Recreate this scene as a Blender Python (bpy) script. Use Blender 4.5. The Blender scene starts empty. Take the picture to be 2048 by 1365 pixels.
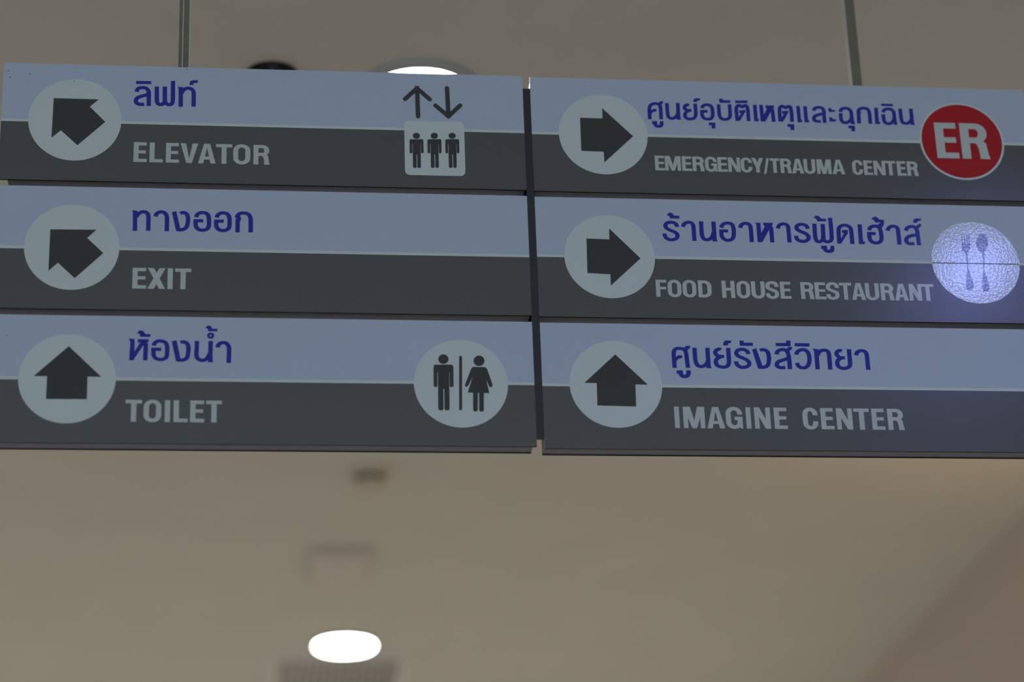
import bpy, bmesh, math, json
from mathutils import Vector, Matrix
from mathutils.geometry import tessellate_polygon

# ------------------------------------------------------------------ camera, world, light, exposure
SC = bpy.context.scene
COL = SC.collection
CEIL = 4.3
ZT = 3.92708          # top edge of the hanging sign
cam_data = bpy.data.cameras.new('camera')
cam = bpy.data.objects.new('camera', cam_data)
COL.objects.link(cam)
cam_data.sensor_width = 36.0
cam_data.lens = 84.9363
cam_data.clip_start = 0.05
RIGHT = Vector((0.993040, -0.112899, -0.033547)); UP = Vector((-0.013310, -0.390578, 0.920473)); FWD = Vector((0.117023, 0.913621, 0.389363))
mw = Matrix.Identity(4)
for i in range(3):
    mw[i][0] = RIGHT[i]; mw[i][1] = UP[i]; mw[i][2] = -FWD[i]
mw.translation = Vector((-0.575676, -4.131889, 1.600000))
cam.matrix_world = mw
cam_data.dof.use_dof = True
cam_data.dof.focus_distance = 4.61
cam_data.dof.aperture_fstop = 1.25
SC.camera = cam

SC.view_settings.view_transform = 'Standard'
SC.view_settings.look = 'None'
SC.view_settings.exposure = 0.0
SC.view_settings.gamma = 1.0
SC.view_settings.use_curve_mapping = False

world = bpy.data.worlds.new('world'); SC.world = world
world.use_nodes = True
bg = world.node_tree.nodes['Background']
bg.inputs[0].default_value = (0.66, 0.81, 1.0, 1)
bg.inputs[1].default_value = 3.1

def area_light(name, loc, size, power, color, spread=150):
    d = bpy.data.lights.new(name, 'AREA'); d.shape = 'DISK'; d.size = size
    d.energy = power; d.color = color; d.spread = math.radians(spread)
    o = bpy.data.objects.new(name, d); o.location = loc; COL.objects.link(o)
    return o
WARM = (1.0, 0.965, 0.90)
COOL = (0.86, 0.93, 1.0)
for k, (x, y, p) in enumerate([(-0.145, 0.742, 2.5), (-0.087, 5.35, 44), (-2.6, 3.0, 19), (-0.1, 9.9, 64), (-2.6, 8.0, 44), (-2.6, -3.0, 0.5)]):  # visible downlights first; the rest are unseen lights added for the ceiling gradient
    area_light('lamp_and_fill_light', (x, y, CEIL - 0.03), 0.22, p, WARM)
# the cool ceiling lamp in front of the sign: it is what the restaurant roundel mirrors
area_light('lamp_and_fill_light', (1.42, -1.60, CEIL - 0.02), 0.15, 6.5, (0.27, 0.32, 1.0))
# added unseen point light behind the sign; warms the ceiling near the right wall
d = bpy.data.lights.new('wall_glow', 'POINT'); d.energy = 5.0; d.color = (1.0, 0.60, 0.28); d.shadow_soft_size = 0.06
o = bpy.data.objects.new('wall_glow', d); o.location = (2.12, 2.45, 3.90); COL.objects.link(o)

# ------------------------------------------------------------------ materials
def mat(name, color, rough=0.6, spec=0.5, metal=0.0, grain=0.0, gscale=60.0, bump=0.0, bscale=200.0, bdist=0.0002):
    m = bpy.data.materials.new(name); m.use_nodes = True
    nt = m.node_tree; b = nt.nodes['Principled BSDF']
    b.inputs['Base Color'].default_value = (*color, 1)
    b.inputs['Roughness'].default_value = rough
    b.inputs['Specular IOR Level'].default_value = spec
    b.inputs['Metallic'].default_value = metal
    tc = nt.nodes.new('ShaderNodeTexCoord')
    if grain > 0:
        n = nt.nodes.new('ShaderNodeTexNoise'); n.inputs['Scale'].default_value = gscale; n.inputs['Detail'].default_value = 4
        nt.links.new(tc.outputs['Object'], n.inputs['Vector'])
        r = nt.nodes.new('ShaderNodeValToRGB')
        r.color_ramp.elements[0].position = 0.3; r.color_ramp.elements[1].position = 0.7
        r.color_ramp.elements[0].color = (*[c * (1 - grain) for c in color], 1)
        r.color_ramp.elements[1].color = (*[min(1, c * (1 + grain)) for c in color], 1)
        nt.links.new(n.outputs['Fac'], r.inputs[0]); nt.links.new(r.outputs[0], b.inputs['Base Color'])
    if bump > 0:
        n = nt.nodes.new('ShaderNodeTexNoise'); n.inputs['Scale'].default_value = bscale; n.inputs['Detail'].default_value = 3
        nt.links.new(tc.outputs['Object'], n.inputs['Vector'])
        bp = nt.nodes.new('ShaderNodeBump'); bp.inputs['Strength'].default_value = min(1.0, bump); bp.inputs['Distance'].default_value = bdist
        nt.links.new(n.outputs['Fac'], bp.inputs['Height']); nt.links.new(bp.outputs[0], b.inputs['Normal'])
    return m
def emis(name, color, strength):
    m = bpy.data.materials.new(name); m.use_nodes = True
    b = m.node_tree.nodes['Principled BSDF']
    b.inputs['Base Color'].default_value = (0.8, 0.8, 0.8, 1)
    b.inputs['Emission Color'].default_value = (*color, 1); b.inputs['Emission Strength'].default_value = strength
    return m
M_CEIL = mat('ceiling_paint', (0.755, 0.75, 0.675), 0.9, 0.2, grain=0.02, gscale=3)
M_WALL = mat('wall_paint', (0.70, 0.635, 0.575), 0.85, 0.2, grain=0.02, gscale=3)
M_FLOOR = mat('floor_vinyl', (0.50, 0.47, 0.43), 0.5, 0.3, grain=0.05, gscale=2)
M_WHITE = mat('white_vinyl', (0.68, 0.76, 0.74), 0.45, 0.25, grain=0.03, gscale=700)
M_BAND = mat('pale_blue_vinyl', (0.53, 0.61, 0.73), 0.5, 0.1, grain=0.04, gscale=700)
M_DARK = mat('dark_grey_vinyl', (0.096, 0.101, 0.097), 0.275, 0.95, grain=0.05, gscale=700)
M_PRINT = mat('charcoal_vinyl', (0.068, 0.068, 0.066), 0.5, 0.2, grain=0.05, gscale=700)
M_BLUE = mat('royal_blue_vinyl', (0.032, 0.042, 0.40), 0.17, 0.35, bump=1.0, bscale=230, bdist=0.00022)
M_LETTER = mat('grey_white_vinyl', (0.60, 0.66, 0.64), 0.2, 0.6, bump=1.0, bscale=230, bdist=0.00022)
M_RED = mat('red_vinyl', (0.48, 0.022, 0.028), 0.5, 0.2, grain=0.04, gscale=700)
M_HOUSING = mat('grey_housing_metal', (0.23, 0.245, 0.30), 0.55, 0.4, grain=0.08, gscale=40)
M_BLACK = mat('black_edge', (0.02, 0.02, 0.022), 0.7, 0.2)
M_ACRYL = mat('acrylic_face', (0.72, 0.78, 0.78), 0.3, 0.5)
M_POST = mat('post_metal', (0.035, 0.037, 0.042), 0.5, 0.4)
M_ROD = mat('rod_metal', (0.225, 0.21, 0.16), 0.4, 0.5, metal=0.3, grain=0.08, gscale=25)
M_RODEDGE = mat('rod_bright_edge', (0.75, 0.76, 0.78), 0.3, 0.5, metal=0.5)  # pale metal for the ridge; also paints the lit edges of the rods
M_PEARL = mat('pearl_vinyl', (0.66, 0.72, 0.71), 0.125, 0.8, metal=0.02, bump=1.0, bscale=230, bdist=0.00022)
M_CUTLERY = mat('slate_print_vinyl', (0.20, 0.22, 0.30), 0.135, 0.65, metal=0.015, bump=1.0, bscale=230, bdist=0.00022)
M_SEAM = mat('seam_dark_line', (0.16, 0.18, 0.17), 0.7, 0.2)  # dark seam where the disc bridges the two vinyls
M_TRIM = mat('lamp_trim_white', (0.50, 0.49, 0.46), 0.5, 0.4)
M_LAMP = emis('lamp_diffuser', (1.0, 1.0, 0.97), 26.0)
M_PLASTIC = mat('detector_plastic', (0.76, 0.71, 0.58), 0.5, 0.4, grain=0.03)
M_SLOT = mat('detector_slot_dark', (0.15, 0.14, 0.105), 0.7, 0.2)
M_DOME = mat('dark_dome_plastic', (0.012, 0.012, 0.011), 0.35, 0.3)
M_VENT = mat('vent_metal', (0.86, 0.87, 0.84), 0.55, 0.4)
M_VENTDARK = mat('vent_throat', (0.2, 0.2, 0.19), 0.8, 0.2)
M_BOXP = mat('ceiling_box_paint', (0.77, 0.745, 0.69), 0.8, 0.2)

# ------------------------------------------------------------------ helpers
def link_mesh(name, bm, m, parent=None, smooth=False, bevel=0.0):
    bmesh.ops.recalc_face_normals(bm, faces=bm.faces)
    me = bpy.data.meshes.new(name); bm.to_mesh(me); bm.free()
    me.materials.append(m)
    if smooth:
        for p in me.polygons: p.use_smooth = True
    o = bpy.data.objects.new(name, me); COL.objects.link(o)
    if parent: o.parent = parent
    if bevel > 0:
        b = o.modifiers.new('bevel', 'BEVEL'); b.width = bevel; b.segments = 2; b.limit_method = 'ANGLE'
    return o
def box(bm, x0, x1, y0, y1, z0, z1):
    vs = [bm.verts.new((x, y, z)) for z in (z0, z1) for y in (y0, y1) for x in (x0, x1)]
    for f in ((0, 1, 3, 2), (4, 6, 7, 5), (0, 4, 5, 1), (2, 3, 7, 6), (0, 2, 6, 4), (1, 5, 7, 3)):
        bm.faces.new([vs[i] for i in f])
def lathe(bm, prof, n=64, closed=False):
    rings = []
    for r, z in prof:
        if r < 1e-6: rings.append([bm.verts.new((0, 0, z))])
        else: rings.append([bm.verts.new((r * math.cos(2 * math.pi * k / n), r * math.sin(2 * math.pi * k / n), z)) for k in range(n)])
    pairs = list(zip(rings, rings[1:])) + ([(rings[-1], rings[0])] if closed else [])
    for a, b in pairs:
        for k in range(n):
            k2 = (k + 1) % n
            if len(a) == 1 and len(b) == 1: continue
            if len(a) == 1: bm.faces.new((a[0], b[k], b[k2]))
            elif len(b) == 1: bm.faces.new((a[k], b[0], a[k2]))
            else: bm.faces.new((a[k], b[k], b[k2], a[k2]))
def empty(name, loc, label, cat, group=None):
    o = bpy.data.objects.new(name, None); COL.objects.link(o); o.location = loc; o.empty_display_size = 0.1
    o['label'] = label; o['category'] = cat
    if group: o['group'] = group
    return o
# flat vinyl pieces on the sign: points are (x, z) in metres, the piece stands proud from y=-base to y=-top
def area2(P): return sum(P[i][0] * P[(i + 1) % len(P)][1] - P[(i + 1) % len(P)][0] * P[i][1] for i in range(len(P)))
def plate(bm, P, base, top):
    Q = []
    for p in P:
        if not Q or (abs(p[0] - Q[-1][0]) + abs(p[1] - Q[-1][1])) > 1e-6: Q.append(p)
    if area2(Q) < 0: Q = Q[::-1]
    F = [bm.verts.new((x, -top, z)) for x, z in Q]; B = [bm.verts.new((x, -base, z)) for x, z in Q]
    for a, b, c in tessellate_polygon([[Vector((x, z, 0)) for x, z in Q]]):
        bm.faces.new((F[a], F[b], F[c])); bm.faces.new((B[a], B[c], B[b]))
    for i in range(len(Q)):
        j = (i + 1) % len(Q); bm.faces.new((F[j], F[i], B[i], B[j]))
def catmull(P, n=5):
    out = []
    for i in range(len(P) - 1):
        p0 = P[max(i - 1, 0)]; p1 = P[i]; p2 = P[i + 1]; p3 = P[min(i + 2, len(P) - 1)]
        for k in range(n):
            t = k / n
            out.append(tuple(0.5 * ((2 * p1[c]) + (-p0[c] + p2[c]) * t + (2 * p0[c] - 5 * p1[c] + 4 * p2[c] - p3[c]) * t * t + (-p0[c] + 3 * p1[c] - 3 * p2[c] + p3[c]) * t ** 3) for c in (0, 1)))
    out.append(tuple(P[-1])); return out
def ribbon(bm, P, a, b, base, top):
    k = a / b
    S = [(x, z * k) for x, z in P]
    L, R = [], []
    for i, p in enumerate(S):
        q0 = S[max(i - 1, 0)]; q1 = S[min(i + 1, len(S) - 1)]
        dx, dz = q1[0] - q0[0], q1[1] - q0[1]; l = math.hypot(dx, dz) or 1e-9
        nx, nz = -dz / l * a / 2, dx / l * a / 2
        L.append((p[0] + nx, (p[1] + nz) / k)); R.append((p[0] - nx, (p[1] - nz) / k))
    FL = [bm.verts.new((x, -top, z)) for x, z in L]; FR = [bm.verts.new((x, -top, z)) for x, z in R]
    BL = [bm.verts.new((x, -base, z)) for x, z in L]; BR = [bm.verts.new((x, -base, z)) for x, z in R]
    n = len(S)
    for i in range(n - 1):
        bm.faces.new((FL[i], FR[i], FR[i + 1], FL[i + 1])); bm.faces.new((BL[i], BL[i + 1], BR[i + 1], BR[i]))
        bm.faces.new((FL[i], FL[i + 1], BL[i + 1], BL[i])); bm.faces.new((FR[i], BR[i], BR[i + 1], FR[i + 1]))
    bm.faces.new((FL[0], BL[0], BR[0], FR[0])); bm.faces.new((FL[-1], FR[-1], BR[-1], BL[-1]))
def arc(cx, cz, rx, rz, a0, a1, n=8):
    return [(cx + rx * math.cos(math.radians(a0 + (a1 - a0) * i / n)), cz + rz * math.sin(math.radians(a0 + (a1 - a0) * i / n))) for i in range(n + 1)]
# condensed bold capitals: shapes for a letter w wide and h tall, stem s, bar t
def capital(ch, w, h):
    s = 0.225 * h; t = 0.16 * h; P = lambda *p: ('P', list(p)); S = lambda p, a=None, b=None: ('S', p, a or s, b or t)
    hs = s / 2; ht = t / 2; rx = w / 2 - hs; rz = 0.24 * h; ov = 0.015 * h
    R = lambda x0, z0, x1, z1: P((x0, z0), (x1, z0), (x1, z1), (x0, z1))
    st = R(0, 0, s, h)
    if ch == 'I': return [R(0, 0, w, h)]
    if ch in 'EFLT':
        if ch == 'T': return [R(0, h - t, w, h), R(w / 2 - hs, 0, w / 2 + hs, h)]
        o = [st]
        if ch in 'EF': o += [R(0, h - t, w * .97, h), R(0, .44 * h, w * .93, .44 * h + t * .95)]
        if ch in 'EL': o += [R(0, 0, w, t)]
        return o
    if ch == 'H': return [st, R(w - s, 0, w, h), R(0, .43 * h, w, .43 * h + t)]
    if ch == 'V': return [P((0, h), (s * 1.1, h), (w / 2, .22 * h), (w / 2 + .5 * s, 0), (w / 2 - .55 * s, 0)), P((w, h), (w - s * 1.1, h), (w / 2, .22 * h), (w / 2 - .5 * s, 0), (w / 2 + .55 * s, 0))]
    if ch == 'A': return [P((0, 0), (s * 1.05, 0), (w / 2, .80 * h), (w / 2 + .5 * s, h), (w / 2 - .6 * s, h)), P((w, 0), (w - s * 1.05, 0), (w / 2, .80 * h), (w / 2 - .5 * s, h), (w / 2 + .6 * s, h)), R(.25 * w, .2 * h, .75 * w, .2 * h + t * .9)]
    if ch == 'X': return [P((0, h), (1.2 * s, h), (w, 0), (w - 1.2 * s, 0)), P((w, h), (w - 1.2 * s, h), (0, 0), (1.2 * s, 0))]
    if ch == 'Y': return [R(w / 2 - hs, 0, w / 2 + hs, .45 * h), P((0, h), (s * 1.12, h), (w / 2 + hs * .6, .5 * h), (w / 2 + hs, .36 * h), (w / 2 - hs, .36 * h)), P((w, h), (w - s * 1.12, h), (w / 2 - hs * .6, .5 * h), (w / 2 - hs, .36 * h), (w / 2 + hs, .36 * h))]
    if ch == 'N': return [R(0, 0, .92 * s, h), R(w - .92 * s, 0, w, h), P((0, h), (1.05 * s, h), (w, 0), (w - 1.05 * s, 0))]
    if ch == 'M': return [R(0, 0, .9 * s, h), R(w - .9 * s, 0, w, h), P((.1 * s, h), (1.4 * s, h), (w / 2, .36 * h), (w / 2 + .45 * s, 0), (w / 2 - .45 * s, 0)), P((w - .1 * s, h), (w - 1.4 * s, h), (w / 2, .36 * h), (w / 2 - .45 * s, 0), (w / 2 + .45 * s, 0))]
    if ch == '/': return [P((0, -.08 * h), (.15 * h, -.08 * h), (w, 1.0 * h), (w - .15 * h, 1.0 * h))]
    if ch == 'O': return [S(arc(w / 2, h - ht - rz + ov, rx, rz, 0, 180, 14) + arc(w / 2, ht + rz - ov, rx, rz, 180, 360, 14) + [(w - hs, h - ht - rz + ov), (w - hs, h - ht - rz + ov + .004 * h)])]
    if ch == 'U': return [S([(hs, h)] + arc(w / 2, ht + rz - ov, rx, rz, 180, 360, 14) + [(w - hs, h)])]
    if ch == 'D': return [st, S([(hs, h - ht), (w * .45, h - ht)] + arc(w * .45, h - ht - rz * 1.05, w * .55 - hs, rz * 1.05, 90, 0, 9)[1:] + arc(w * .45, ht + rz * 1.05, w * .55 - hs, rz * 1.05, 0, -90, 9) + [(hs, ht)])]
    if ch in 'CG':
        top = [(w - hs, .66 * h)] + arc(w / 2, h - ht - rz + ov, rx, rz, 0, 180, 14)
        if ch == 'C': return [S(top + arc(w / 2, ht + rz - ov, rx, rz, 180, 360, 14) + [(w - hs, .37 * h)])]
        return [S(top + arc(w / 2, ht + rz - ov, rx, rz, 180, 335, 14)), P((.52 * w, .40 * h), (w, .40 * h), (w, .55 * h), (.52 * w, .55 * h)), P((w - s, .45 * h), (w, .45 * h), (w, 0), (w - .12 * w, 0), (w - s, .18 * h))]
    if ch == 'S':
        p = [(w - hs, .69 * h), (w * .84, .83 * h), (w * .65, h - ht + ov), (w * .42, h - ht + ov), (w * .2, .86 * h), (hs * .95, .74 * h), (w * .2, .61 * h), (w * .5, .51 * h), (w * .8, .40 * h), (w - hs * .95, .27 * h), (w * .8, .14 * h), (w * .58, ht - ov), (w * .38, ht - ov), (w * .18, .15 * h), (hs, .31 * h)]
        return [S(catmull(p, 3))]
    if ch == 'R':
        zl = .44 * h + ht; r2 = (h - ht - zl) / 2
        return [st, S([(hs, h - ht), (w * .55, h - ht)] + arc(w * .55, h - ht - r2, w * .40 - hs * .9, r2, 90, -90, 12)[1:] + [(hs, zl)]),
                P((.45 * w, .56 * h), (.74 * w, .56 * h), (.90 * w, .44 * h), (.955 * w, .14 * h), (w, 0), (w - 1.12 * s, 0), (w - 1.2 * s, .28 * h), (w - 1.42 * s, .42 * h), (.45 * w, .45 * h))]
    return []

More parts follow.
